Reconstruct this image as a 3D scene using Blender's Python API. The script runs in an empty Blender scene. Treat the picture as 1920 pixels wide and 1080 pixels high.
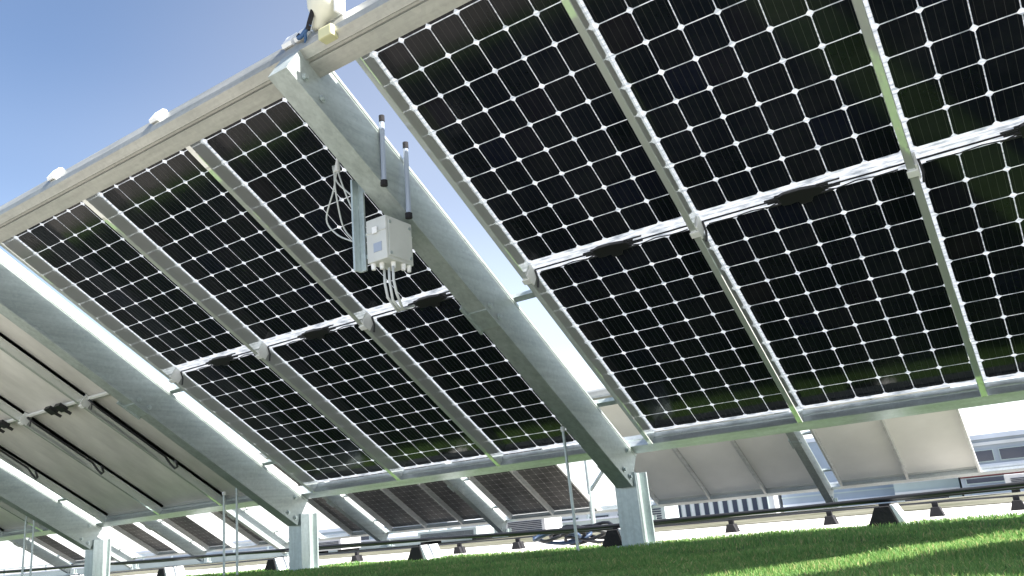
import bpy, bmesh, math, random
import numpy as np
from mathutils import Matrix, Vector
random.seed(7); np.random.seed(7)
S = bpy.context.scene
COL = S.collection
R = math.radians

# ------------------------------------------------------------------ camera
cam_d = bpy.data.cameras.new("camera")
cam = bpy.data.objects.new("camera", cam_d); COL.objects.link(cam); S.camera = cam
cam_d.sensor_width = 36; cam_d.lens = 27.795
cam_d.clip_start = 0.02; cam_d.clip_end = 6000
CX = (0.8315677, 0.5476034, -0.0928745)
CY = (-0.2316594, 0.1899768, -0.9540664)
CZ = (-0.5048060, 0.8148860, 0.2848361)
CAMP = (2.12779, -3.64868, 0.22)
cam.matrix_world = Matrix(((CX[0], -CY[0], -CZ[0], CAMP[0]), (CX[1], -CY[1], -CZ[1], CAMP[1]),
                           (CX[2], -CY[2], -CZ[2], CAMP[2]), (0, 0, 0, 1)))
# ------------------------------------------------------------------ light
sun_vec = Vector((0.98, -0.01, 1.0)).normalized()
elev = math.asin(sun_vec.z); azim = math.atan2(sun_vec.x, sun_vec.y)
w = bpy.data.worlds.new("World"); S.world = w; w.use_nodes = True
nt = w.node_tree; nt.nodes.clear()
sky = nt.nodes.new("ShaderNodeTexSky"); sky.sky_type = 'NISHITA'; sky.sun_disc = False
sky.sun_elevation = elev; sky.sun_rotation = azim
sky.altitude = 0; sky.air_density = 1.0; sky.dust_density = 3.0; sky.ozone_density = 4.0
bg = nt.nodes.new("ShaderNodeBackground"); bg.inputs[1].default_value = 0.07
wo = nt.nodes.new("ShaderNodeOutputWorld")
# white haze low in the sky, part of the sky itself: a function of elevation only
wtc = nt.nodes.new("ShaderNodeTexCoord"); wsx = nt.nodes.new("ShaderNodeSeparateXYZ"); nt.links.new(wtc.outputs['Generated'], wsx.inputs[0])
wr = nt.nodes.new("ShaderNodeValToRGB"); wr.color_ramp.interpolation = 'EASE'
els = wr.color_ramp.elements
els[0].position = 0.0; els[0].color = (0.36, 0.365, 0.37, 1); els[1].position = 1.0; els[1].color = (0, 0, 0, 1)
for p_, c_ in ((0.10, (0.27, 0.28, 0.285)), (0.22, (0.10, 0.10, 0.09)), (0.42, (0.025, 0.024, 0.018)), (0.54, (0.008, 0.008, 0.006))):
    q_ = els.new(p_); q_.color = (*c_, 1)
nt.links.new(wsx.outputs[2], wr.inputs[0])
# and a brighter, hazier side of the sky away to the north
wdp = nt.nodes.new("ShaderNodeVectorMath"); wdp.operation = 'DOT_PRODUCT'; wdp.inputs[1].default_value = (-0.1, 0.95, 0.0)
nt.links.new(wtc.outputs['Generated'], wdp.inputs[0])
wr2 = nt.nodes.new("ShaderNodeValToRGB"); wr2.color_ramp.interpolation = 'EASE'; e2 = wr2.color_ramp.elements
e2[0].position = 0.40; e2[0].color = (0, 0, 0, 1); e2[1].position = 0.70; e2[1].color = (0.060, 0.050, 0.034, 1)
nt.links.new(wdp.outputs['Value'], wr2.inputs[0])
wmx = nt.nodes.new("ShaderNodeMix"); wmx.data_type = 'RGBA'; wmx.blend_type = 'ADD'; wmx.inputs[0].default_value = 1
nt.links.new(wr.outputs[0], wmx.inputs[6]); nt.links.new(wr2.outputs[0], wmx.inputs[7])
bg2 = nt.nodes.new("ShaderNodeBackground"); bg2.inputs[1].default_value = 1.0; nt.links.new(wmx.outputs[2], bg2.inputs[0])
wad = nt.nodes.new("ShaderNodeAddShader")
nt.links.new(sky.outputs[0], bg.inputs[0]); nt.links.new(bg.outputs[0], wad.inputs[0]); nt.links.new(bg2.outputs[0], wad.inputs[1]); nt.links.new(wad.outputs[0], wo.inputs[0])
sl = bpy.data.lights.new("sun", 'SUN'); sl.energy = 5.0; sl.angle = R(0.53); sl.color = (1.0, 0.95, 0.87)
so = bpy.data.objects.new("sun", sl); COL.objects.link(so)
so.rotation_euler = sun_vec.to_track_quat('Z', 'Y').to_euler(); so.location = (20, 0, 20)
S.view_settings.view_transform = 'Standard'; S.view_settings.look = 'None'
S.view_settings.exposure = 1.78; S.view_settings.gamma = 1.0

# ------------------------------------------------------------------ helpers
TAU = R(31.5); CT, ST = math.cos(TAU), math.sin(TAU); Z0 = 1.6190
def P(u, v, n, dy=0.0, dz=0.0, dx=0.0):
    """array plane coordinates (along row, down the slope, towards the sky) -> world"""
    return (u + dx, CT * v + ST * n + dy, -ST * v + CT * n + Z0 + dz)

def tag(o, label=None, cat=None, group=None, kind=None):
    if label: o['label'] = label
    if cat: o['category'] = cat
    if group: o['group'] = group
    if kind: o['kind'] = kind
    return o

def empty(name, loc, rot=(0, 0, 0), label=None, cat=None, group=None):
    o = bpy.data.objects.new(name, None); COL.objects.link(o)
    o.location = loc; o.rotation_euler = rot; o.empty_display_size = 0.1
    return tag(o, label, cat, group)

class MB:
    def __init__(s): s.v = []; s.f = []; s.mi = []
    def add(s, vs, fs, m=0):
        b = len(s.v); s.v += [tuple(q) for q in vs]; s.f += [tuple(b + i for i in f) for f in fs]; s.mi += [m] * len(fs)
    def hexa(s, c, m=0):  # 8 corners, bottom ring then top ring
        s.add(c, [(0, 3, 2, 1), (4, 5, 6, 7), (0, 1, 5, 4), (1, 2, 6, 5), (2, 3, 7, 6), (3, 0, 4, 7)], m)
    def box(s, x0, x1, y0, y1, z0, z1, m=0, fn=None):
        c = [(x0, y0, z0), (x1, y0, z0), (x1, y1, z0), (x0, y1, z0), (x0, y0, z1), (x1, y0, z1), (x1, y1, z1), (x0, y1, z1)]
        if fn: c = [fn(*q) for q in c]
        s.hexa(c, m)
    def prism(s, prof, a0, a1, fn, m=0):
        """prof: 2D points (p,q) ; extruded from a0 to a1 ; fn(p,q,a)->xyz"""
        n = len(prof)
        vs = [fn(p, q, a0) for p, q in prof] + [fn(p, q, a1) for p, q in prof]
        fs = [tuple(range(n))[::-1], tuple(range(n, 2 * n))] + [(i, (i + 1) % n, n + (i + 1) % n, n + i) for i in range(n)]
        s.add(vs, fs, m)
    def tube(s, pts, r, seg=8, m=0, cap=True):
        pts = [Vector(p) for p in pts]; n = len(pts)
        rr = r if isinstance(r, (list, tuple)) else [r] * n
        prev = None; rings = []
        for i in range(n):
            t = (pts[min(i + 1, n - 1)] - pts[max(i - 1, 0)]).normalized()
            if prev is None:
                a = Vector((0, 0, 1)) if abs(t.z) < 0.9 else Vector((1, 0, 0))
                nx = t.cross(a).normalized()
            else:
                nx = (prev - t * prev.dot(t)).normalized()
            prev = nx; ny = t.cross(nx)
            rings.append([pts[i] + rr[i] * (nx * math.cos(2 * math.pi * k / seg) + ny * math.sin(2 * math.pi * k / seg)) for k in range(seg)])
        vs = [q for rg in rings for q in rg]; fs = []
        for i in range(n - 1):
            for k in range(seg):
                fs.append((i * seg + k, i * seg + (k + 1) % seg, (i + 1) * seg + (k + 1) % seg, (i + 1) * seg + k))
        if cap:
            fs.append(tuple(range(seg))[::-1]); fs.append(tuple((n - 1) * seg + k for k in range(seg)))
        s.add(vs, fs, m)
    def build(s, name, mats, parent=None, bevel=0, smooth=False, origin=None):
        me = bpy.data.meshes.new(name)
        vs = s.v
        if origin: vs = [(a - origin[0], b - origin[1], c - origin[2]) for a, b, c in vs]
        me.from_pydata(vs, [], s.f)
        if not isinstance(mats, (list, tuple)): mats = [mats]
        for m in mats: me.materials.append(m)
        me.polygons.foreach_set('material_index', s.mi)
        bm = bmesh.new(); bm.from_mesh(me); bmesh.ops.recalc_face_normals(bm, faces=bm.faces)
        if bevel:
            es = [e for e in bm.edges if len(e.link_faces) == 2 and e.calc_face_angle(0) > R(30)]
            bmesh.ops.bevel(bm, geom=es, offset=bevel, segments=2, profile=0.6, affect='EDGES', clamp_overlap=True)
        bm.to_mesh(me); bm.free()
        if smooth:
            me.polygons.foreach_set('use_smooth', [True] * len(me.polygons))
        o = bpy.data.objects.new(name, me); COL.objects.link(o)
        if origin and parent is None: o.location = origin
        if parent: o.parent = parent
        return o

def copy_tree(o, parent=None):
    c = o.copy(); COL.objects.link(c)
    if parent: c.parent = parent
    for ch in list(o.children): copy_tree(ch, c)
    return c

# ------------------------------------------------------------------ materials
def newmat(name):
    m = bpy.data.materials.new(name); m.use_nodes = True
    t = m.node_tree; b = t.nodes['Principled BSDF']; return m, t, b
def nd(t, ty, **k):
    n = t.nodes.new(ty)
    for a, v in k.items():
        if a.startswith('i_'): n.inputs[a[2:].replace('_', ' ')].default_value = v
        else: setattr(n, a, v)
    return n
def ramp(t, src, stops):
    r = t.nodes.new('ShaderNodeValToRGB'); e = r.color_ramp.elements
    e[0].position = stops[0][0]; e[0].color = (*stops[0][1], 1)
    e[1].position = stops[-1][0]; e[1].color = (*stops[-1][1], 1)
    for p, c in stops[1:-1]:
        x = e.new(p); x.color = (*c, 1)
    t.links.new(src, r.inputs[0]); return r
def simple(name, col, rough=0.5, metal=0.0, noise=0.0, scale=8.0, stretch=(1, 1, 1), bump=0.0, spec=0.5):
    m, t, b = newmat(name)
    b.inputs['Base Color'].default_value = (*col, 1); b.inputs['Roughness'].default_value = rough
    b.inputs['Metallic'].default_value = metal; b.inputs['Specular IOR Level'].default_value = spec
    if noise or bump:
        tc = nd(t, 'ShaderNodeTexCoord'); mp = nd(t, 'ShaderNodeMapping'); mp.inputs['Scale'].default_value = stretch
        t.links.new(tc.outputs['Object'], mp.inputs[0])
        n1 = nd(t, 'ShaderNodeTexNoise', i_Scale=scale, i_Detail=6.0, i_Roughness=0.6); t.links.new(mp.outputs[0], n1.inputs[0])
        lo = tuple(c * (1 - noise) for c in col); hi = tuple(min(1, c * (1 + noise)) for c in col)
        r = ramp(t, n1.outputs[0], [(0.3, lo), (0.7, hi)])
        t.links.new(r.outputs[0], b.inputs['Base Color'])
        mr = nd(t, 'ShaderNodeMapRange'); mr.inputs[3].default_value = max(0.05, rough - 0.12); mr.inputs[4].default_value = min(1, rough + 0.15)
        t.links.new(n1.outputs[0], mr.inputs[0]); t.links.new(mr.outputs[0], b.inputs['Roughness'])
        if bump:
            bp = nd(t, 'ShaderNodeBump', i_Strength=bump, i_Distance=0.01); t.links.new(n1.outputs[0], bp.inputs['Height'])
            t.links.new(bp.outputs[0], b.inputs['Normal'])
    return m

def galvanized(name, base, metal, rough, along='slope'):
    """hot dipped steel: spangle cells, long rolling streaks and a few stains"""
    m, t, b = newmat(name)
    tc = nd(t, 'ShaderNodeTexCoord')
    mp = nd(t, 'ShaderNodeMapping')
    if along == 'slope':
        mp.inputs['Rotation'].default_value = (TAU, 0, 0); mp.inputs['Scale'].default_value = (9, 0.7, 9)
    elif along == 'row': mp.inputs['Scale'].default_value = (0.7, 9, 9)
    else: mp.inputs['Scale'].default_value = (9, 9, 0.9)
    t.links.new(tc.outputs['Object'], mp.inputs[0])
    st = nd(t, 'ShaderNodeTexNoise', i_Scale=3.0, i_Detail=5.0, i_Roughness=0.65); t.links.new(mp.outputs[0], st.inputs[0])
    sp = nd(t, 'ShaderNodeTexVoronoi', i_Scale=55.0); t.links.new(tc.outputs['Object'], sp.inputs[0])
    cl = nd(t, 'ShaderNodeTexNoise', i_Scale=2.2, i_Detail=4.0); t.links.new(tc.outputs['Object'], cl.inputs[0])
    r1 = ramp(t, st.outputs[0], [(0.32, tuple(c * 0.84 for c in base)), (0.68, tuple(c * 1.12 for c in base))])
    hs = nd(t, 'ShaderNodeSeparateColor'); t.links.new(sp.outputs['Color'], hs.inputs[0])
    r2 = ramp(t, hs.outputs[0], [(0.0, (0.93, 0.935, 0.94)), (1.0, (1.05, 1.05, 1.05))])
    r3 = ramp(t, cl.outputs[0], [(0.35, (0.91, 0.93, 0.92)), (0.62, (1.03, 1.03, 1.02))])
    m1 = nd(t, 'ShaderNodeMix', data_type='RGBA', blend_type='MULTIPLY'); m1.inputs[0].default_value = 1
    t.links.new(r1.outputs[0], m1.inputs[6]); t.links.new(r2.outputs[0], m1.inputs[7])
    m2 = nd(t, 'ShaderNodeMix', data_type='RGBA', blend_type='MULTIPLY'); m2.inputs[0].default_value = 1
    t.links.new(m1.outputs[2], m2.inputs[6]); t.links.new(r3.outputs[0], m2.inputs[7])
    t.links.new(m2.outputs[2], b.inputs['Base Color'])
    b.inputs['Metallic'].default_value = metal
    mr = nd(t, 'ShaderNodeMapRange'); mr.inputs[3].default_value = rough - 0.1; mr.inputs[4].default_value = rough + 0.15
    t.links.new(st.outputs[0], mr.inputs[0]); t.links.new(mr.outputs[0], b.inputs['Roughness'])
    return m

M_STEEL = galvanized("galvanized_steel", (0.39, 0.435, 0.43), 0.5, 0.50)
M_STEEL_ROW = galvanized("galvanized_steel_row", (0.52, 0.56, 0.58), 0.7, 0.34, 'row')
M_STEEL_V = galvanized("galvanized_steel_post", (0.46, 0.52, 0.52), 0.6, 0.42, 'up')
M_TAN = galvanized("tan_purlin_steel", (0.37, 0.375, 0.35), 0.6, 0.40, 'row')  # warmer, tan-leaning steel for the top purlins
M_RAIL = simple("rail_metal", (0.76, 0.79, 0.77), 0.025, 0.58)
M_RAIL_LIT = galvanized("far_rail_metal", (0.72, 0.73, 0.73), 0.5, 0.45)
M_CLAMP = simple("white_clamp", (0.74, 0.75, 0.74), 0.45, 0.0, 0.05, 30)
M_BLACK = simple("black_plastic", (0.012, 0.012, 0.014), 0.45)
M_RUBBER = simple("black_rubber", (0.008, 0.008, 0.011), 0.85, 0, 0.3, 40, bump=0.3)
M_CABLE = simple("black_cable", (0.015, 0.016, 0.02), 0.5)
M_CABLEW = simple("grey_cable", (0.50, 0.53, 0.52), 0.5)
M_BLUE = simple("blue_cable", (0.03, 0.09, 0.22), 0.45)
M_NAVY = simple("navy_hose", (0.03, 0.055, 0.11), 0.5)
M_BOX = simple("enclosure_plastic", (0.50, 0.52, 0.50), 0.5, 0, 0.08, 6)
M_ANT = simple("antenna_grey", (0.30, 0.35, 0.44), 0.45)
M_DOME = simple("pale_housing", (0.62, 0.62, 0.52), 0.4, 0, 0.08, 10)
M_YEL = simple("yellowed_clamp", (0.55, 0.54, 0.32), 0.5)
M_PLATE = simple("foot_plate_metal", (0.72, 0.73, 0.74), 0.45, 0.2, 0.15, 20)

C0 = 0.158
def mat_cell():
    m, t, b = newmat("silicon_cell")
    g = nd(t, 'ShaderNodeNewGeometry')
    r = ramp(t, g.outputs['Random Per Island'], [(0.0, (0.004, 0.0055, 0.009)), (0.35, (0.006, 0.0075, 0.013)), (0.7, (0.007, 0.008, 0.012)), (0.88, (0.0055, 0.007, 0.016)), (1.0, (0.009, 0.008, 0.011))])
    tc = nd(t, 'ShaderNodeTexCoord')
    n = nd(t, 'ShaderNodeTexNoise', i_Scale=7.0, i_Detail=5.0); t.links.new(tc.outputs['Object'], n.inputs[0])
    mr = nd(t, 'ShaderNodeMapRange'); mr.inputs[1].default_value = 0.3; mr.inputs[2].default_value = 0.75; mr.inputs[3].default_value = 0.06; mr.inputs[4].default_value = 0.16
    t.links.new(n.outputs[0], mr.inputs[0]); t.links.new(mr.outputs[0], b.inputs['Roughness'])
    t.links.new(r.outputs[0], b.inputs['Base Color'])
    dn = nd(t, 'ShaderNodeTexNoise', i_Scale=2.6, i_Detail=7.0, i_Roughness=0.7); t.links.new(tc.outputs['Object'], dn.inputs[0])
    dr = ramp(t, dn.outputs[0], [(0.42, (0, 0, 0)), (0.80, (0.010, 0.010, 0.010))])
    ad = nd(t, 'ShaderNodeMix', data_type='RGBA', blend_type='ADD'); ad.inputs[0].default_value = 1
    sx = nd(t, 'ShaderNodeSeparateXYZ'); t.links.new(tc.outputs['Object'], sx.inputs[0])
    mu = nd(t, 'ShaderNodeMath', operation='MULTIPLY'); mu.inputs[1].default_value = 5 / C0; t.links.new(sx.outputs[0], mu.inputs[0])
    fr_ = nd(t, 'ShaderNodeMath', operation='FRACT'); t.links.new(mu.outputs[0], fr_.inputs[0])
    sb = nd(t, 'ShaderNodeMath', operation='SUBTRACT'); sb.inputs[1].default_value = 0.5; t.links.new(fr_.outputs[0], sb.inputs[0])
    ab = nd(t, 'ShaderNodeMath', operation='ABSOLUTE'); t.links.new(sb.outputs[0], ab.inputs[0])
    lt = nd(t, 'ShaderNodeMath', operation='LESS_THAN'); lt.inputs[1].default_value = 0.03; t.links.new(ab.outputs[0], lt.inputs[0])
    bb = nd(t, 'ShaderNodeMix', data_type='RGBA'); t.links.new(lt.outputs[0], bb.inputs[0]); t.links.new(r.outputs[0], bb.inputs[6]); bb.inputs[7].default_value = (0.038, 0.038, 0.042, 1)
    t.links.new(bb.outputs[2], ad.inputs[6]); t.links.new(dr.outputs[0], ad.inputs[7]); t.links.new(ad.outputs[2], b.inputs['Base Color'])
    b.inputs['Specular IOR Level'].default_value = 0.26
    # thin front fingers and bus bars, barely lighter than the silicon
    return m
M_CELL = mat_cell()

def mat_glass():
    m, t, b = newmat("milky_module_glass")
    t.nodes.remove(b)
    out = t.nodes['Material Output']
    tr = nd(t, 'ShaderNodeBsdfTranslucent'); tr.inputs[0].default_value = (0.66, 0.68, 0.72, 1)
    tc = nd(t, 'ShaderNodeTexCoord'); mp = nd(t, 'ShaderNodeMapping'); mp.inputs['Scale'].default_value = (5, 40, 1); t.links.new(tc.outputs['Object'], mp.inputs[0])
    gn = nd(t, 'ShaderNodeTexNoise', i_Scale=2.0, i_Detail=5.0, i_Roughness=0.7); t.links.new(mp.outputs[0], gn.inputs[0])
    gr = ramp(t, gn.outputs[0], [(0.36, (0.30, 0.33, 0.37)), (0.52, (0.66, 0.68, 0.71)), (0.7, (0.74, 0.75, 0.77))]); t.links.new(gr.outputs[0], tr.inputs[0])
    df = nd(t, 'ShaderNodeBsdfDiffuse'); df.inputs[0].default_value = (0.75, 0.76, 0.78, 1)
    gl = nd(t, 'ShaderNodeBsdfGlossy'); gl.inputs['Roughness'].default_value = 0.1
    m1 = nd(t, 'ShaderNodeMixShader'); m1.inputs[0].default_value = 0.25
    m2 = nd(t, 'ShaderNodeMixShader'); m2.inputs[0].default_value = 0.05
    t.links.new(tr.outputs[0], m1.inputs[1]); t.links.new(df.outputs[0], m1.inputs[2])
    t.links.new(m1.outputs[0], m2.inputs[1]); t.links.new(gl.outputs[0], m2.inputs[2]); t.links.new(m2.outputs[0], out.inputs[0])
    return m
M_GLASS = mat_glass()
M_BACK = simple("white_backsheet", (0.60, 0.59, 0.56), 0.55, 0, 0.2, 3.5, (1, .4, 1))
M_BACK2 = simple("clean_backsheet", (0.87, 0.87, 0.85), 0.55, 0, 0.04, 2.5)  # same backsheet for the far array, stronger ground bounce put into its colour
M_FRAME = simple("module_frame", (0.55, 0.56, 0.54), 0.4, 0.6)

# ------------------------------------------------------------------ ground
def sheet(name, x0, x1, y0, y1, z, mat, nx=1, ny=1, kind='structure'):
    mb = MB()
    for i in range(nx + 1):
        for j in range(ny + 1):
            mb.v.append((x0 + (x1 - x0) * i / nx, y0 + (y1 - y0) * j / ny, z))
    for i in range(nx):
        for j in range(ny):
            a = i * (ny + 1) + j; mb.f.append((a, a + ny + 1, a + ny + 2, a + 1)); mb.mi.append(0)
    return tag(mb.build(name, mat), kind=kind)

def mat_ground(name, stops, scale, detail_scale, rough=0.9, bump=0.4):
    m, t, b = newmat(name)
    tc = nd(t, 'ShaderNodeTexCoord')
    a = nd(t, 'ShaderNodeTexNoise', i_Scale=scale, i_Detail=8.0, i_Roughness=0.65); t.links.new(tc.outputs['Object'], a.inputs[0])
    c = nd(t, 'ShaderNodeTexNoise', i_Scale=detail_scale, i_Detail=4.0); t.links.new(tc.outputs['Object'], c.inputs[0])
    mx = nd(t, 'ShaderNodeMath', operation='ADD'); ml = nd(t, 'ShaderNodeMath', operation='MULTIPLY'); ml.inputs[1].default_value = 0.35
    sb = nd(t, 'ShaderNodeMath', operation='SUBTRACT'); sb.inputs[1].default_value = 0.175
    t.links.new(c.outputs[0], ml.inputs[0]); t.links.new(a.outputs[0], mx.inputs[0]); t.links.new(ml.outputs[0], mx.inputs[1]); t.links.new(mx.outputs[0], sb.inputs[0])
    r = ramp(t, sb.outputs[0], stops); t.links.new(r.outputs[0], b.inputs['Base Color'])
    b.inputs['Roughness'].default_value = rough; b.inputs['Specular IOR Level'].default_value = 0.2
    bp = nd(t, 'ShaderNodeBump', i_Strength=bump, i_Distance=0.02); t.links.new(c.outputs[0], bp.inputs['Height']); t.links.new(bp.outputs[0], b.inputs['Normal'])
    return m
M_SOIL = mat_ground("lawn_soil", [(0.3, (0.06, 0.12, 0.03)), (0.7, (0.10, 0.18, 0.05))], 1.2, 60)
M_CONC = mat_ground("pale_concrete", [(0.25, (0.46, 0.45, 0.42)), (0.5, (0.60, 0.59, 0.56)), (0.75, (0.70, 0.69, 0.66))], 0.8, 45, 0.85, 0.2)
M_BOUNCE_PAVE = mat_ground("bounce_paving", [(0.25, (0.22, 0.215, 0.20)), (0.5, (0.30, 0.29, 0.27)), (0.75, (0.36, 0.35, 0.33))], 0.8, 45, 0.85, 0.2)
M_DECK = mat_ground("gravel_roof", [(0.3, (0.17, 0.16, 0.14)), (0.55, (0.30, 0.29, 0.27)), (0.75, (0.42, 0.41, 0.38))], 0.5, 30)
M_DRY = mat_ground("dry_planting", [(0.3, (0.06, 0.065, 0.04)), (0.55, (0.13, 0.13, 0.10)), (0.75, (0.22, 0.215, 0.18))], 1.3, 14)
M_FAR = mat_ground("far_land", [(0.3, (0.16, 0.17, 0.15)), (0.7, (0.34, 0.34, 0.32))], 0.03, 0.3)

sheet("ground", -3000, 3000, -3000, 3000, -5.0, M_FAR, 8, 8)
rb = MB(); rb.box(-40, 14, -14, 13.0, -4.9, -0.06); tag(rb.build("roof_terrace", M_DECK), kind='structure')
sheet("lawn", -34, 12, -1.62, 1.9, 0.0, M_SOIL, 20, 8)
pb = MB(); pb.box(-36, 13, -13, -1.65, -0.055, -0.012); tag(pb.build("path", M_BOUNCE_PAVE, bevel=0.006), kind='structure')  # unseen paving behind the camera, added to bounce neutral light onto the steel
pb = MB(); pb.box(-36, 13, 1.93, 4.86, -0.055, -0.012); tag(pb.build("path", M_CONC, bevel=0.006), kind='structure')
db = MB(); db.box(-36, 13, 4.9, 9.6, -0.055, -0.006); tag(db.build("planting_bed", M_DRY), kind='structure')

# grass blades (one mesh, far too many to count)
def grass():
    m, t, b = newmat("grass_blade")
    g = nd(t, 'ShaderNodeNewGeometry'); tc = nd(t, 'ShaderNodeTexCoord')
    n = nd(t, 'ShaderNodeTexNoise', i_Scale=1.6, i_Detail=4.0); t.links.new(tc.outputs['Object'], n.inputs[0])
    r1 = ramp(t, g.outputs['Random Per Island'], [(0.0, (0.115, 0.235, 0.075)), (0.5, (0.17, 0.325, 0.11)), (0.82, (0.22, 0.36, 0.12)), (0.93, (0.40, 0.40, 0.20)), (1.0, (0.46, 0.40, 0.24))])
    r2 = ramp(t, n.outputs[0], [(0.3, (0.78, 0.84, 0.72)), (0.7, (1.3, 1.25, 1.1))])
    mx = nd(t, 'ShaderNodeMix', data_type='RGBA', blend_type='MULTIPLY'); mx.inputs[0].default_value = 1
    t.links.new(r1.outputs[0], mx.inputs[6]); t.links.new(r2.outputs[0], mx.inputs[7])
    t.links.new(mx.outputs[2], b.inputs['Base Color']); b.inputs['Roughness'].default_value = 0.55
    b.inputs['Specular IOR Level'].default_value = 0.25
    tr = nd(t, 'ShaderNodeBsdfTranslucent'); ms = nd(t, 'ShaderNodeMixShader'); ms.inputs[0].default_value = 0.45
    t.links.new(mx.outputs[2], tr.inputs[0]); out = t.nodes['Material Output']
    t.links.new(b.outputs[0], ms.inputs[1]); t.links.new(tr.outputs[0], ms.inputs[2]); t.links.new(ms.outputs[0], out.inputs[0])
    # denser close to the viewer's side of the lawn
    def scatter(n, x0, x1, y0, y1, h, wd):
        x = np.random.uniform(x0, x1, n); y = np.random.uniform(y0, y1, n)
        a = np.random.uniform(0, 2 * np.pi, n); hh = h * np.random.uniform(0.45, 1.15, n); ww = wd * np.random.uniform(0.7, 1.4, n)
        lean = np.random.uniform(0.1, 0.75, n) * hh; la = np.random.uniform(0, 2 * np.pi, n)
        # tufts: patches of taller and shorter turf
        tuft = 0.75 + 0.35 * np.sin(x * 5.1 + 2 * np.sin(y * 3.3)) * np.sin(y * 4.3 + 1.7 * np.sin(x * 2.9)); hh *= tuft
        dx, dy = np.cos(a) * ww / 2, np.sin(a) * ww / 2; lx, ly = np.cos(la) * lean, np.sin(la) * lean
        v = np.zeros((n, 5, 3))
        v[:, 0] = np.c_[x - dx, y - dy, np.zeros(n)]; v[:, 1] = np.c_[x + dx, y + dy, np.zeros(n)]
        v[:, 2] = np.c_[x + dx * .8 + lx * .35, y + dy * .8 + ly * .35, hh * .6]; v[:, 3] = np.c_[x - dx * .8 + lx * .35, y - dy * .8 + ly * .35, hh * .6]
        v[:, 4] = np.c_[x + lx, y + ly, hh]
        return v
    V = np.concatenate([scatter(110000, -1.2, 3.2, -1.62, 0.2, 0.021, 0.0026), scatter(60000, -4.0, 3.4, -0.6, 1.93, 0.029, 0.0048),
                        scatter(46000, -12.0, -3.0, -0.2, 1.93, 0.036, 0.009), scatter(9000, -22.0, -11.0, 0.6, 1.93, 0.036, 0.015)])
    n = len(V); me = bpy.data.meshes.new("grass")
    me.vertices.add(n * 5); me.vertices.foreach_set('co', V.reshape(-1))
    idx = (np.arange(n)[:, None] * 5 + np.array([0, 1, 2, 3, 3, 2, 4])[None]).reshape(-1)
    me.loops.add(n * 7); me.loops.foreach_set('vertex_index', idx.astype(np.int32))
    me.polygons.add(n * 2)
    ls = (np.arange(n)[:, None] * 7 + np.array([0, 4])[None]).reshape(-1)
    me.polygons.foreach_set('loop_start', ls.astype(np.int32))
    me.update(calc_edges=True); me.validate(); me.materials.append(m)
    o = bpy.data.objects.new("grass", me); COL.objects.link(o)
    tag(o, "short mown green lawn grass in the foreground under the panels", "grass", kind='stuff')
grass()

# ------------------------------------------------------------------ solar panels
C = 0.158; GAP = 0.0048
def cells_mb():
    mb = MB(); ch = 0.0135; h = C / 2 - GAP / 2
    for i in range(6):
        for j in range(10):
            cx, cy = (i + .5) * C, (j + .5) * C
            p = [(h - ch, h), (h, h - ch), (h, -h + ch), (h - ch, -h), (-h + ch, -h), (-h, -h + ch), (-h, h - ch), (-h + ch, h)]
            mb.prism([(cx + a, cy + b) for a, b in p], -0.0005, 0.0026, lambda p, q, a: (p, q, a))
    return mb
CELLS = {}
def make_panel(kind, upper, label, group, cat="solar panel"):
    """local frame: x along the row, y down the slope from the first cell corner, z to the sky"""
    name = 'bifacial_solar_panel' if kind == 'bi' else 'solar_panel'
    e = empty(name, (0, 0, 0), (-TAU, 0, 0), label, cat, group)
    y0, y1 = (-0.035, 1.58 + 0.061) if upper else (-0.025, 1.58 + 0.027)
    if kind == 'bi':
        g = MB(); g.box(-0.0203, 0.9683, y0, y1, 0, 0.002); g.build('glass_sheet', M_GLASS, e)
        if not upper:
            q = MB(); q.box(-0.018, 0.966, y0 - .0062, y0 - .0008, -0.006, 0.001); q.build('seal', M_RUBBER, e)
        if 'c' not in CELLS: CELLS['c'] = cells_mb().build('cell_grid', M_CELL, e)
        else:
            c = CELLS['c'].copy(); COL.objects.link(c); c.parent = e
    else:
        g = MB(); g.box(-0.010, 0.958, y0 + .01, y1 - .01, 0.004, 0.010); g.build('backsheet', M_BACK, e)
        f = MB()
        f.box(-0.0203, -0.010, y0, y1, -0.028, 0.012); f.box(0.958, 0.9683, y0, y1, -0.028, 0.012)
        f.box(-0.0103, 0.9583, y0, y0 + .012, -0.0275, 0.0115); f.box(-0.0103, 0.9583, y1 - .012, y1, -0.0275, 0.0115)
        f.build('frame', M_FRAME, e)
    return e

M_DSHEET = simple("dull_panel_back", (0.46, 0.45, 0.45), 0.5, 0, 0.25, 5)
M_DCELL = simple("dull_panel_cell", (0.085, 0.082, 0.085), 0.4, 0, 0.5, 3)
def make_dull(upper):
    e = empty('bifacial_solar_panel', (0, 0, 0), (-TAU, 0, 0), "x", "solar panel", "x")
    y0, y1 = (-0.035, 1.58 + 0.061) if upper else (-0.025, 1.58 + 0.027)
    g = MB(); g.box(-0.010, 0.9583, y0, y1, 0, 0.002); g.build('glass_sheet', M_DSHEET, e)
    if 'd' not in CELLS: CELLS['d'] = cells_mb().build('cell_grid', M_DCELL, e)
    else:
        c = CELLS['d'].copy(); COL.objects.link(c); c.parent = e
    for a in (-0.0203, 0.9583):
        f = MB(); f.box(a, a + .010, y0, y1, -0.03, 0.012); f.build('frame', M_RAIL_LIT, e)
    return e

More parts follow.
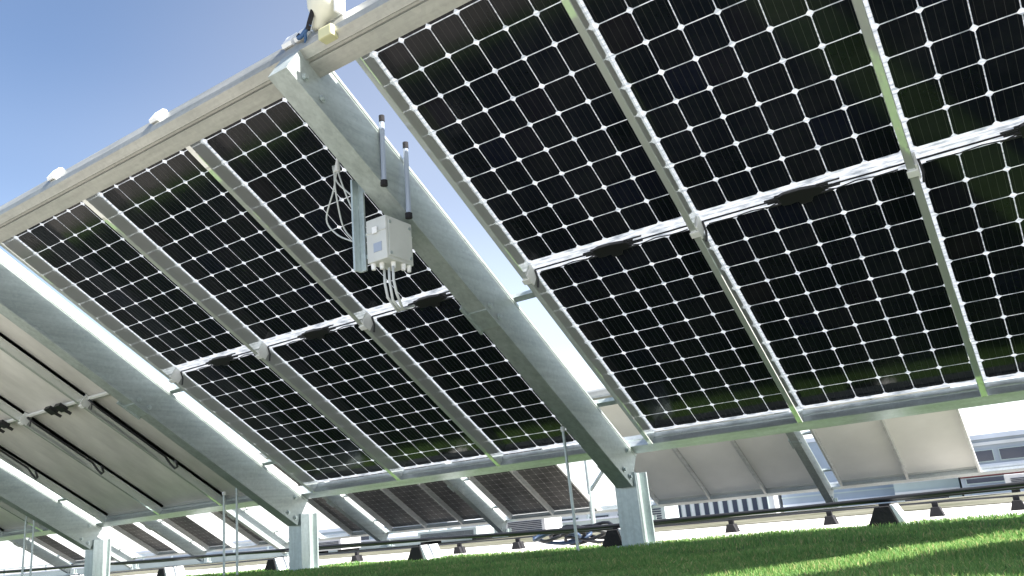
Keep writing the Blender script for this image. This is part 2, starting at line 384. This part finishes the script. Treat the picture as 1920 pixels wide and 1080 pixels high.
def jbox(e, y, x0=0.36, x1=0.62, mat=M_BLACK, seed=1):
    """low black junction box with the frayed-looking rows of cable sockets at both ends"""
    rnd = random.Random(seed)
    mb = MB()
    mb.prism([(x0, y - .026), (x0 + .03, y - .036), (x1 - .10, y - .036), (x1 - .015, y - .024), (x1, y + .004), (x1 - .03, y + .022), (x1 - .055, y + .024), (x1 - .07, y + .050), (x1 - .12, y + .052), (x1 - .125, y + .030),
              (x0 + .07, y + .030), (x0 + .045, y + .034), (x0 + .01, y + .03)], -0.024, -0.0025, lambda p, q, a: (p, q, a))
    for k in range(6):
        yy = y - .030 + k * .0105
        mb.box(x0 - rnd.uniform(.004, .085), x0 + .012, yy, yy + .0055, -0.016, -0.006)
        mb.box(x1 - .03, x1 + rnd.uniform(.0, .09), yy, yy + .0055, -0.016, -0.006)
    mb.tube([(x0 + .02, y, -.016), (x0 - .05, y + .016, -.02), (x0 - .14, y + .013, -.013), (x0 - .22, y + .022, -.012), (.03, y + .018, -.012)], .0035, 6)
    mb.tube([(x1 - .02, y, -.016), (x1 + .05, y + .018, -.02), (x1 + .14, y + .010, -.013), (x1 + .22, y + .020, -.012), (.91, y + .018, -.012)], .0035, 6)
    return mb.build('junction_box', mat, e, bevel=0.002)

# ------------------------------------------------------------------ mounting frames
RAILS = [-0.045, 0.9476, 1.9402, 2.9332]          # left side of each rail relative to a bay's first cell corner
MODU = [0.0, 0.9926, 1.9852]
BAY = 3.2285
SHIFT = {1: 0.62}          # unseen right bay, added for shade, shifted so a sun stripe crosses the lawn
def mounting_frame(dx, dy, dz, bays, label, rails_lit=False, posts=True, hv=1.0, mats=None):
    """bays: list of bay indices k (bay k starts at u = k*BAY)"""
    r = empty('mounting_frame', (dx + bays[0] * BAY, 1.5 + dy, 0), (0, 0, 0), label, "steel frame")
    og = r.location
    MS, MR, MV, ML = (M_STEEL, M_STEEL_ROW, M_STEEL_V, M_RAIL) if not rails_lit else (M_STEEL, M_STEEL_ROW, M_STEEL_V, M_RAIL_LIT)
    F = lambda u, n, v: tuple(a - b for a, b in zip(P(u, v, n, dy, dz, dx), og))
    G = lambda x, y, z: (x - og[0], y - og[1], z - og[2])
    k0, k1 = min(bays), max(bays)
    ua, ub = k0 * BAY - 0.31, (k1 + 1) * BAY - 0.05
    # purlins
    t = MB(); prof = [(-1.662, -0.070), (-1.662, -0.165), (-1.648, -0.195), (-1.60, -0.205), (-1.594, -0.190), (-1.582, -0.190), (-1.578, -0.205), (-1.500, -0.205), (-1.497, -0.120), (-1.56, -0.112), (-1.60, -0.070)]
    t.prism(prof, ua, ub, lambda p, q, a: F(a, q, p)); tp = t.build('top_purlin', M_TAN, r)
    for k in bays + [k1 + 1]:
        for x in (-.27, -.19, .965, 1.955):
            if k == k1 + 1 and x > 0: continue
            cb = MB(); cb.prism([(-1.672, -.045), (-1.688, -.06), (-1.688, -.13), (-1.672, -.14), (-1.6625, -.13), (-1.6625, -.045)], k * BAY + x - .03, k * BAY + x + .03, lambda p, q, a: F(a, q, p))
            cb.build('clamp', M_CLAMP, tp)
    t = MB(); prof = [(1.704, -0.006), (1.704, -0.040), (1.710, -0.046), (1.704, -0.052), (1.704, -0.094), (1.790, -0.094), (1.790, -0.006)]
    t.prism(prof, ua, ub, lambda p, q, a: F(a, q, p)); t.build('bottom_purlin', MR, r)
    # rafters and posts at the left of each bay and the end
    for k in bays + [k1 + 1]:
        b = k * BAY
        rr = MB()
        prof = [(-.178, -.205), (-.178, -.226), (-.188, -.238), (-.188, -.302), (-.178, -.314), (-.178, -.340), (-.298, -.340), (-.298, -.205)]
        prof = [(-.178, -.097), (-.178, -.112), (-.182, -.115), (-.182, -.322), (-.178, -.325), (-.178, -.344), (-.180, -.346), (-.296, -.346), (-.298, -.344), (-.298, -.097)]
        rr.prism([(b + p, q) for p, q in prof], -1.650, 1.80, lambda p, q, a: F(p, q, a))
        ra = rr.build('rafter', MS, r)
        pl = MB()
        pl.box(b - .302, b - .174, -.04, .10, -.352, -.3465, fn=lambda x, y, z: F(x, z, y))
        pl.box(b - .312, b - .2985, -.10, .12, -.365, -.17, fn=lambda x, y, z: F(x, z, y))
        pl.build('splice_plate', MV, ra, bevel=0.002)
        for v in (.15, 1.2):
            sp = MB(); sp.box(b - .30, b - .0455, v, v + .04, -.090, -.060, fn=lambda x, y, z: F(x, z, y)); sp.build('spacer', MV, ra)
        for v, n_ in ((-1.56, -.16), (-1.56, -.29), (-1.44, -.29), (1.66, -.15), (1.66, -.30), (1.75, -.30), (-.02, -.30), (.08, -.30)):
            bo_ = MB(); ce = F(b - .1785, n_, v); bo_.tube([ce, (ce[0] + .003, ce[1], ce[2])], .019, 14); bo_.tube([(ce[0] + .003, ce[1], ce[2]), (ce[0] + .014, ce[1], ce[2])], .012, 6)
            bo_.build('bolt', MV, ra)
        if posts:
            po = MB(); yt = 1.385 + dy; x0, x1 = b - .325 + dx, b - .165 + dx
            ztop = P(0, 1.62, -.345, dy, dz)[2]
            po.box(x0, x1, yt, yt + .014, 0, ztop, fn=G); po.box(x0, x1, yt + .186, yt + .2, 0, ztop, fn=G)
            po.box(x0 + .05, x1 - .05, yt + .014, yt + .186, 0, ztop, fn=G)
            po.box(x0 - .03, x1 + .03, yt - .03, yt + .23, -.008, .012, fn=G)
            po.build('post', MV, r, bevel=0.002)
    # rails
    for k in bays:
        for i, ru in enumerate(RAILS):
            a = k * BAY + ru + (SHIFT.get(k, 0) if not rails_lit else 0)
            if i == 3: a = k * BAY + 2.929 + (SHIFT.get(k, 0) if not rails_lit else 0)
            rl = MB()
            prof = [(a, -.0015), (a, -.094), (a + .003, -.098), (a + .032, -.098), (a + .035, -.094), (a + .035, -.0015)]
            rl.prism(prof, -1.497, 1.703, lambda p, q, s: F(p, q, s))
            ro = rl.build('rail', ML, r)
            if i < 3 and not rails_lit:
                cb = MB(); cb.box(a + .0352, a + .044, .015, .095, -.098, -.004, fn=lambda x, y, z: F(x, z, y))
                cb.box(a - .004, a + .044, .035, .070, -.108, -.0985, fn=lambda x, y, z: F(x, z, y))
                cb.build('clamp', M_CLAMP, ro, bevel=0.002)
                nb = MB(); nb.tube([F(a + .05, -.012, .06), F(a + .055, -.05, .10), F(a + .048, -.09, .125)], .006, 6); nb.build('cable', M_CABLE, ro)
    return r

# near array ---------------------------------------------------------------
NEAR = mounting_frame(0, 0, 0, [-3, -2, -1, 0, 1][::1], "big galvanized steel frame of the near array, tilted beams and posts standing on the lawn")

def place(e, u, v, dx=0, dy=0, dz=0): e.location = P(u, v, 0.0, dy, dz, dx)
pos = ["left", "middle", "right"]
bi_up = make_panel('bi', True, "x", "x"); bi_lo = make_panel('bi', False, "x", "x")
jb = jbox(bi_lo, -0.030, 0.385, 0.595)
dk_up = make_dull(True); dk_lo = make_dull(False)
op_up = make_panel('op', True, "x", "x"); op_lo = make_panel('op', False, "x", "x")
used = set()
def inst(proto, u, v, label, group, dx=0, dy=0, dz=0):
    if proto.name not in used: used.add(proto.name); e = proto
    else: e = copy_tree(proto)
    place(e, u, v, dx, dy, dz); e['label'] = label; e['group'] = group
    return e
baywords = {0: "right of the middle beam", -1: "between middle and left beams", 1: "added unseen beyond the right edge",
            -2: "left of the left beam", -3: "behind the leftmost beam"}
NB = [-3, -2, -1, 0, 1]
for k in NB:
    for i in range(3):
        u = k * BAY + MODU[i] + SHIFT.get(k, 0)
        for up in (True, False):
            half = "upper" if up else "lower"; v = -1.58 if up else 0.093
            if k in (-1, 0, 1):
                pr = bi_up if up else bi_lo
                lb = f"dark bifacial panel, near array, {half} {pos[i]} of six {baywords[k]}"
                e = inst(pr, u, v, lb, "dark bifacial panels of the near array")
            else:
                pr = op_up if up else op_lo
                lb = f"grey-backed panel, near array, {half} {pos[i]} of six {baywords[k]}"
                e = inst(pr, u, v, lb, "grey-backed panels of the near array")

# connector bars and cables under the grey-backed panels of the near array
def under_gear(k):
    for i in range(3):
        u = k * BAY + MODU[i]
        e = empty('connector_bar', P(u + .02, .045, -.03), (-TAU, 0, 0), None, "cable bracket", "connector bars under the grey-backed panels")
        e['label'] = f"bar with black connectors and hooked cable, {pos[i]} one " + ("left of the left beam" if k == -2 else "behind the leftmost beam")
        b = MB(); b.box(0, .90, -.012, .012, -.012, .010); b.build('bar', M_CLAMP, e, bevel=.002)
        for s in (0.40, 0.56):
            c = MB(); c.box(s, s + .09, -.05, .035, -.045, -.0125); c.tube([(s + .045, .02, -.03), (s + .06, .09, -.03)], .014, 8); c.build('connector', M_BLACK, e, bevel=.003)
        cb = MB()
        L = 0.62 + .12 * i
        pts = [(.02, .0, -.02), (.022, .10, -.03), (.02, L * .5, -.028), (.03, L, -.035), (.045, L + .07, -.07), (.09, L + .11, -.10), (.15, L + .09, -.10), (.17, L + .03, -.07)]
        cb.tube(pts, .010, 8); cb.build('cable', M_CABLE, e, smooth=True)
for k in (-2, -3): under_gear(k)

# second array behind, a little lower --------------------------------------
D2 = dict(dx=-0.62, dy=8.95, dz=-0.34)
FAR = mounting_frame(D2['dx'], D2['dy'], D2['dz'], [-7, -6, -5, -4, -3, -2, -1, 0], "pale steel frame of the second array, seen under the near array's lower edge", rails_lit=True)
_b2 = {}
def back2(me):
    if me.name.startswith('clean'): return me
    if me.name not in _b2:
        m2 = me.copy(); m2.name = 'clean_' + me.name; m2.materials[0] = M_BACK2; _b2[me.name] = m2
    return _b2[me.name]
lay = {0: ('op', (0, 1)), -1: ('op', (0, 1, 2)), -2: ('bi', (0, 1)), -3: ('bi', (0, 1, 2)), -4: ('bi', (2,)), -5: ('bi', (0, 2)), -6: ('bi', (1,)), -7: ('bi', (0, 2))}
where2 = {0: "at the right end", -1: "right of the middle post", -2: "left of the middle post",
          -3: "between middle and left posts", -4: "right of the left post", -5: "left of the left post", -6: "right of the leftmost post", -7: "left of the leftmost post"}
for k, (kd, mods) in lay.items():
    for i in mods:
        for up in (True, False):
            half = "upper" if up else "lower"; v = -1.58 if up else 0.093
            pr = {('bi', True): dk_up, ('bi', False): dk_lo, ('op', True): op_up, ('op', False): op_lo}[(kd, up)]
            nm = "dark" if kd == 'bi' else "pale-backed"
            oo = inst(pr, k * BAY + MODU[i], v, f"{nm} panel, second array, {half} {pos[i]} place {where2[k]}", f"{nm} panels of the second array", **D2)
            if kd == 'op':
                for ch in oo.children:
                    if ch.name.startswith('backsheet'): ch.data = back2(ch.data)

# ------------------------------------------------------------------ things on the near array
# equipment box
e = empty('equipment_box', (-.238, -.905, 1.45), (0, 0, 0), "pale grey plastic equipment box with two rod antennas hung on the middle beam", "equipment box")
G = lambda x, y, z: (x + .238, y + .905, z - 1.45)
b = MB(); b.box(-.300, -.175, -1.0, -.81, 1.455, 1.672, fn=G); bo = b.build('body', M_BOX, e, bevel=.006)
b = MB(); b.box(-.3005, -.1745, -1.004, -.806, 1.600, 1.606, fn=G); b.box(-.174, -.1705, -.985, -.825, 1.47, 1.655, fn=G); b.build('cover', M_BOX, bo, bevel=.002)
b = MB()
for yy in (-.975, -.835):
    for zz in (1.485, 1.64): b.tube([G(-.1705, yy, zz), G(-.166, yy, zz)], .008, 10)
b.build('screws', M_STEEL_V, bo)
b = MB(); b.box(-.255, -.225, -1.010, -1.0045, 1.592, 1.625, fn=G); b.build('latch', M_CLAMP, bo, bevel=.001)
b = MB(); b.box(-.255, -.205, -1.0025, -1.0002, 1.50, 1.545, fn=G); b.build('plain_plate', M_ANT, bo)
for x, y in ((-.28, -.98), (-.245, -.96), (-.20, -.93), (-.19, -.87), (-.19, -.83)):
    b = MB(); b.tube([G(x, y, 1.456), G(x, y, 1.425)], [.013, .010], 10); b.build('cable_gland', M_CLAMP, e)
for (x, y, z0, z1) in ((-.172, -1.0, 1.83, 2.185), (-.155, -.85, 1.70, 2.09)):
    b = MB(); b.tube([G(x, y, z0), G(x + .006, y, z1)], [.0125, .0125], 12); a = b.build('antenna', M_ANT, e, smooth=False)
    b = MB(); b.tube([G(x, y, z0 - .012), G(x, y, z0 + .014)], .018, 12); b.tube([G(x + .006, y, z1 - .03), G(x + .006, y, z1 + .004)], .0145, 12); b.build('cap', M_RUBBER, a)
b = MB(); b.box(-.362, -.350, -1.03, -.98, 1.43, 1.90, fn=G); b.box(-.350, -.318, -.992, -.98, 1.43, 1.90, fn=G); b.box(-.318, -.2985, -.99, -.90, 1.83, 1.86, fn=G)
b.box(-.318, -.300, -.985, -.83, 1.60, 1.62, fn=G); b.box(-.318, -.300, -.985, -.83, 1.49, 1.51, fn=G)
b.build('mounting_bracket', M_STEEL_V, e, bevel=.002)
def sag(a, b, d, n=10):
    a, b = Vector(a), Vector(b); return [tuple(a.lerp(b, i / n) + Vector((0, 0, -d * 4 * (i / n) * (1 - i / n)))) for i in range(n + 1)]
for dxx, zz in ((0, 0), (.03, -.02), (.055, .01)):
    b = MB(); b.tube([G(*q) for q in [(-.25 + dxx, -.94, 1.43), (-.25 + dxx, -.94, 1.36), (-.245 + dxx, -.93, 1.29 + zz), (-.25 + dxx * .6, -.86, 1.24), (-.28, -.70, 1.30)]], .0065, 8)
    b.build('cable', M_CABLEW, e, smooth=True)
for q in range(4):
    ax, ay, az = -.45 - .012 * q, -1.02, 2.02
    mid = (-.56 + .035 * q, -1.0 + .02 * q, 1.76 - .02 * q)
    pts = [(ax, ay, az), (ax - .035 + .018 * q, ay, az - .13), mid, (mid[0] + .05, mid[1] + .02, mid[2] - .09), (-.40 + .01 * q, -.98, 1.60 - .015 * q), (-.345, -.97, 1.56)]
    if q % 2: pts = [(ax, ay, az), (ax + .03, ay, az - .10), (-.42 + .02 * q, -1.0, 1.80), (-.36, -.98, 1.70)]
    # smooth the polyline
    P3 = [Vector(x) for x in pts]; sm = []
    for i in range(len(P3) - 1):
        p0, p1, p2, p3 = P3[max(i - 1, 0)], P3[i], P3[i + 1], P3[min(i + 2, len(P3) - 1)]
        for s in range(6):
            tt = s / 6; sm.append(0.5 * ((2 * p1) + (-p0 + p2) * tt + (2 * p0 - 5 * p1 + 4 * p2 - p3) * tt ** 2 + (-p0 + 3 * p1 - 3 * p2 + p3) * tt ** 3))
    sm.append(P3[-1])
    b = MB(); b.tube([G(*x) for x in sm], .0042, 6); b.build('cable', M_CABLEW, e, smooth=True)
b = MB(); b.tube([G(-.455, -1.02, 1.98), G(-.45, -1.02, 2.06)], [.016, .006], 8); b.build('cable_tie', M_CLAMP, e)

# weather sensor on top of the middle beam
e = empty('weather_sensor', (-.10, -1.47, 2.42), (0, 0, 0), "pale rounded sensor housing on the upper end of the middle beam", "sensor")
b = MB(); b.tube([(0, 0, -.02), (.01, 0, .02), (.03, 0, .05), (.05, 0, .10), (.055, 0, .17), (.05, 0, .24)], [.03, .035, .07, .085, .082, .03], 20); b.build('housing', M_DOME, e, smooth=True)
b = MB(); b.box(.125, .140, -.03, .03, .0, .20); b.build('fin', M_CLAMP, e, bevel=.004)
b = MB(); b.tube([(-.015, -.05, -.04), (.0, -.05, .0), (.02, -.05, .045)], .011, 8); b.tube([(-.085, -.04, -.045), (-.07, -.04, -.035)], .013, 8); b.build('plug', M_RUBBER, e)
b = MB(); b.tube([(-.08, -.045, -.05), (-.055, -.05, -.055), (-.04, -.05, -.045), (-.015, -.05, -.03)], .010, 8); b.tube([(-.05, -.03, -.08), (-.03, -.05, -.04), (.0, -.05, -.02)], .007, 8); b.build('cable', M_BLUE, e, smooth=True)
b = MB(); b.box(.055, .135, -.06, .0, -.13, -.075); b.build('clamp', M_YEL, e, bevel=.008)

# ------------------------------------------------------------------ supports, rods and pipe on the lawn
e = empty('cable_pipe', (0, 1.7, 0), (0, 0, 0), "long thin black pipe running low across the lawn on small black feet", "pipe")
px = [(-40, .27), (-22, .262), (-14, .255), (-9.3, .245), (-5.9, .205), (-3.23, .180), (-.75, .140), (.79, .148), (2.02, .170), (4, .175), (9, .17)]
pts = []
for (a, za), (c, zc) in zip(px, px[1:]):
    for s in range(6): tt = s / 6; pts.append((a + (c - a) * tt, 0.004 * math.sin(a * 3 + s), za + (zc - za) * tt))
b = MB(); b.tube(pts, .0135, 10); b.build('pipe', M_CABLE, e, smooth=True)
b = MB(); b.tube([(x, .035 + .004 * math.sin(x * 4), z - .014 + .006 * math.sin(x * 2.3)) for x, y, z in pts], .007, 8); b.build('cable', M_CABLE, e, smooth=True)
feet = [(1.29, "rightmost, largest in view, on the lawn edge"), (-.49, "at the foot of the middle steel post"), (-2.29, "standing alone between the middle and left posts"), (-4.04, "just left of the left steel post"), (-5.72, "near the bottom left corner"), (-7.5, "beside the leftmost post")]
proto = None
for x, wd in feet:
    if proto is None:
        f = empty('pipe_support', (x, 1.7, 0), (0, 0, 0), None, "support foot")
        b = MB(); b.prism([(-.105, 0), (.075, 0), (.035, .115), (-.045, .115)], -.10, .10, lambda p, q, a: (p, a, q)); b.build('block', M_RUBBER, f, bevel=.004)
        b = MB(); b.prism([(.078, 0), (.115, 0), (.055, .122), (.038, .122)], -.095, .12, lambda p, q, a: (p, a, q)); b.prism([(.116, 0), (.16, 0), (.155, .006), (.116, .006)], -.08, .10, lambda p, q, a: (p, a, q)); b.build('side_plate', M_PLATE, f, bevel=.002)
        b = MB(); b.box(-.03, .03, -.03, .03, .115, .130); b.build('saddle', M_RUBBER, f)
        proto = f
    else: f = copy_tree(proto)
    f.location = (x, 1.7, 0); f['label'] = "black wedge foot with a pale side plate, " + wd; f['group'] = "feet under the black pipe"
# pale conduit with small black feet on the path
e = empty('cable_line', (0, 3.0, 0), (0, 0, 0), "thin black cable lying across the pale path behind the black pipe", "cable")
b = MB(); b.tube([(x, .02 * math.sin(x), .085 + .004 * math.sin(x * 2.1)) for x in np.arange(-30, 10, .8)], .007, 8); b.build('cable', M_CABLE, e, smooth=True)
proto = None
sf = [(-4.3, "farthest left, right of the left post"), (-2.9, "below the dark distant panels"), (-2.2, "left of the middle post"), (-.1, "right of the middle post"), (.68, "just left of the largest wedge foot"), (1.42, "just right of the largest wedge foot"), (1.93, "at the right edge of the picture")]
for x, wd in sf:
    if proto is None:
        f = empty('conduit_support', (x, 3, 0), (0, 0, 0), None, "support foot")
        b = MB(); b.prism([(-.05, 0), (.05, 0), (.028, .065), (-.028, .065)], -.05, .05, lambda p, q, a: (p, a, q)); b.build('block', M_RUBBER, f, bevel=.004)
        b = MB(); b.box(-.02, .02, -.014, .014, .065, .10); b.build('saddle', M_RUBBER, f); proto = f
    else: f = copy_tree(proto)
    f.location = (x, 3.0, -.012); f['label'] = "small black block foot on the pale path, " + wd; f['group'] = "small feet on the path"
rods = [(-.56, 1.2, .82, "beside the middle post"), (-4.01, 1.2, 1.01, "before the left beam, right of a pair"), (-4.19, 1.2, .74, "before the left beam, left of a pair"), (-7.70, 1.2, .92, "by the leftmost beam, left of a pair"), (-7.52, 1.2, .84, "by the leftmost beam, right of a pair")]
for x, y, h, wd in rods:
    f = empty('steel_rod', (x, y, 0), (0, R(-1.0), 0), "thin upright grey rod standing on the lawn " + wd, "rod", "thin upright rods on the lawn")
    b = MB(); b.tube([(0, 0, -.02), (0, 0, h)], .0105, 10); b.build('shaft', M_STEEL_V, f)
    b = MB(); b.tube([(0, 0, h - .02), (0, 0, h + .012)], .016, 10); b.build('cap', M_CLAMP, f)
# bundle of blue-black hose and cable beside the middle post
e = empty('hose_bundle', (-1.1, 2.1, 0), (0, 0, 0), "tangled blue and black hoses heaped beside the middle post", "hose")
for kk in range(7):
    rr = random.Random(kk); b = MB(); pts = []
    cx, cy, ra = rr.uniform(-.18, .18), rr.uniform(-.1, .1), rr.uniform(.10, .2)
    for s in range(26):
        an = s / 25 * 2 * math.pi * 1.3 + kk; pts.append((cx + ra * math.cos(an) * 1.5, cy + ra * .5 * math.sin(an), .03 + .028 * kk * .5 + .03 * math.sin(an * 2 + kk) + .02))
    b.tube(pts, .013, 8); b.build('hose', M_NAVY if kk % 3 == 1 else M_CABLE, e, smooth=True)
# small lattice pole beyond the path
e = empty('pole', (-5.1, 10.1, -.05), (0, 0, 0), "grey pole with a slanting brace standing in the bright gap of the second array", "pole")
b = MB(); b.tube([(0, 0, 0), (0, 0, 2.3)], .045, 12); b.build('shaft', M_STEEL_V, e)
b = MB(); b.tube([(.0, 0, .72), (.5, 0, 1.25)], .035, 10); b.build('brace', M_STEEL_V, e)

# ------------------------------------------------------------------ buildings beyond the terrace
def wallmat(name, col): return simple(name, col, 0.8, 0, 0.10, 0.6)
M_W1 = wallmat("white_render", (0.62, 0.63, 0.64)); M_W2 = wallmat("blue_grey_cladding", (0.30, 0.36, 0.44)); M_W3 = wallmat("grey_green_cladding", (0.40, 0.47, 0.47))
M_W4 = wallmat("dark_cladding", (0.34, 0.38, 0.43)); M_WIN = simple("window_glass", (0.03, 0.04, 0.07), 0.12); M_TRIM = wallmat("pale_trim", (0.58, 0.62, 0.70)); M_RED = wallmat("dark_red_panel", (0.14, 0.03, 0.03))  # dark cladding lightened: distance haze put into its colour
# rooftop equipment standing on the terrace behind the second array
eq = [(-13.4, 11.2, 1.3, .34, "left of the others, below the white gap"), (-9.6, 11.4, 1.7, .30, "under the dark distant panels, left one"), (-7.2, 11.0, 1.0, .38, "under the dark distant panels, right one"), (-4.6, 11.3, .9, .42, "by the grey braced pole"), (2.2, 11.2, 1.2, .30, "at the right, near the end of the pale panels")]
for i, (x, y, wd_, h_, tx) in enumerate(eq):
    f = empty('roof_unit', (x, y, -.06), (0, 0, 0), "low grey rooftop equipment unit " + tx, "roof unit", "low equipment units on the terrace")
    b = MB(); b.box(-wd_ / 2, wd_ / 2, 0, .7, .07, h_); b.build('body', M_W3 if i % 2 else M_W1, f, bevel=.008)
    b = MB()
    for q in range(6): b.box(-wd_ / 2 + .08, wd_ / 2 - .08, -.012, -.001, .11 + q * (h_ - .16) / 6, .11 + (q + .55) * (h_ - .16) / 6)
    b.build('grille', M_WIN, f)
    b = MB(); b.box(-wd_ / 2 + .05, -wd_ / 2 + .15, .02, .68, 0, .0695); b.box(wd_ / 2 - .15, wd_ / 2 - .05, .02, .68, 0, .0695); b.build('base', M_RUBBER, f)
    b = MB(); b.tube([(0, .3, h_ - .005), (0, .3, h_ + .05)], .16, 16); b.build('fan_cowl', M_W4 if i % 2 else M_STEEL_V, f)

def building(name, x0, x1, y, depth, ztop, wall, label, wins=None, bands=None, roof=True):
    e = empty(name, ((x0 + x1) / 2, y, -5), (0, 0, 0), label, "building")
    g = lambda a, b_, c: (a - (x0 + x1) / 2, b_ - y, c + 5)
    b = MB(); b.box(x0, x1, y, y + depth, -5, ztop, fn=g); wl = b.build('wall', wall, e)
    if roof:
        b = MB(); b.box(x0 - .15, x1 + .15, y - .15, y + depth + .15, ztop, ztop + .22, fn=g); b.build('roof', M_TRIM, e)
    for (a, c, z0, z1, mt) in (bands or []):
        b = MB(); b.box(a, c, y - .08, y - .003, z0, z1, fn=g); b.build('facade_band', mt, e)
    for (a, c, z0, z1) in (wins or []):
        b = MB(); b.box(a - .04, c + .04, y - .05, y - .002, z0 - .04, z1 + .04, fn=g); fr = b.build('window', M_W3, e)
        b = MB(); b.box(a, c, y - .056, y - .0505, z0, z1, fn=g); b.build('pane', M_WIN, fr)
    return e
building('office_building', -19.2, -11.4, 45, 10, 3.0, M_W1, "white building with a row of narrow upright windows, low beyond the middle post",
         wins=[(-18.7 + i * .6, -18.4 + i * .6, -.45, .55) for i in range(12)] + [(-18.7 + i * .6, -18.4 + i * .6, -2.6, -1.4) for i in range(12)])
building('warehouse', -11.2, -4.9, 46, 12, 3.2, M_W2, "blue-grey clad building with thin horizontal lines, under the pale panels on the right",
         bands=[(-11.2, -4.9, .70, .82, M_TRIM), (-11.2, -4.9, .15, .22, M_W3), (-11.2, -4.9, -.35, -.2, M_TRIM), (-11.2, -4.9, -1.4, -1.2, M_TRIM)],
         wins=[(-7.0, -5.3, .42, .62), (-10.4, -8.2, -1.1, -.6)])
building('warehouse', -4.7, -1.6, 44, 9, 2.4, M_W3, "grey-green clad building left of the dark banded building",
         bands=[(-4.7, -1.6, .35, .45, M_TRIM), (-4.7, -1.6, -.2, -.08, M_W1)], wins=[(-4.3, -2.2, -.9, -.5), (-4.3, -2.9, .6, .8)])
building('office_building', -1.35, 16, 42, 12, 2.05, M_W4, "dark banded long low building at the right edge, under bright sky",
         bands=[(-1.35, 16, .62, .86, M_TRIM), (-1.35, 16, 1.75, 1.9, M_W1), (-1.0, 16, -.55, -.1, M_W2), (-1.35, 16, .30, .36, M_RED)],
         wins=[(-1.1 + i * 1.7, .3 + i * 1.7, 1.0, 1.5) for i in range(9)] + [(-1.1 + i * 1.9, .5 + i * 1.9, .02, .24) for i in range(8)])
building('low_building', -52, -21.5, 52, 14, .62, M_W1, "long low white building with strip windows beyond the dark distant panels",
         bands=[(-52, -21.5, -.75, -.6, M_W4), (-52, -21.5, -1.5, -1.2, M_W4)], wins=[(-51 + i * 2.6, -49.2 + i * 2.6, -.25, .2) for i in range(11)])
building('low_building', -100, -55, 60, 16, 1.1, M_W1, "pale low building at the far left behind the posts",
         bands=[(-100, -55, .1, .3, M_W2), (-100, -55, -.9, -.5, M_W4)], wins=[(-98 + i * 4, -95.5 + i * 4, -.4, .0) for i in range(10)])
building('low_building', -47, -38, 40, 8, .9, M_W2, "small blue-grey building beside the left post", wins=[(-46 + i * 2, -44.8 + i * 2, .1, .5) for i in range(4)])

e = empty('parapet_wall', (-16, 12.4, -.06), (0, 0, 0), "low pale grey parapet wall with a rail along the far edge of the terrace", "wall")
b = MB(); b.box(-24, 11.0, 0, .22, 0, .20); b.build('wall', M_W3, e)
b = MB(); b.box(-24.05, 11.05, -.03, .25, .20, .235); b.build('coping', M_TRIM, e)
for i in range(23):
    b = MB(); b.box(-23.5 + i * 1.5, -23.46 + i * 1.5, .08, .12, .235, .42); b.build('rail_post', M_STEEL_V, e)
b = MB(); b.box(-24, 11.0, .07, .13, .42, .45); b.build('handrail', M_STEEL_V, e)

# ------------------------------------------------------------------ render settings
S.render.engine = 'CYCLES'
S.render.resolution_x = 1024; S.render.resolution_y = 576
S.cycles.max_bounces = 8; S.cycles.diffuse_bounces = 4; S.cycles.glossy_bounces = 4
S.cycles.use_denoising = True
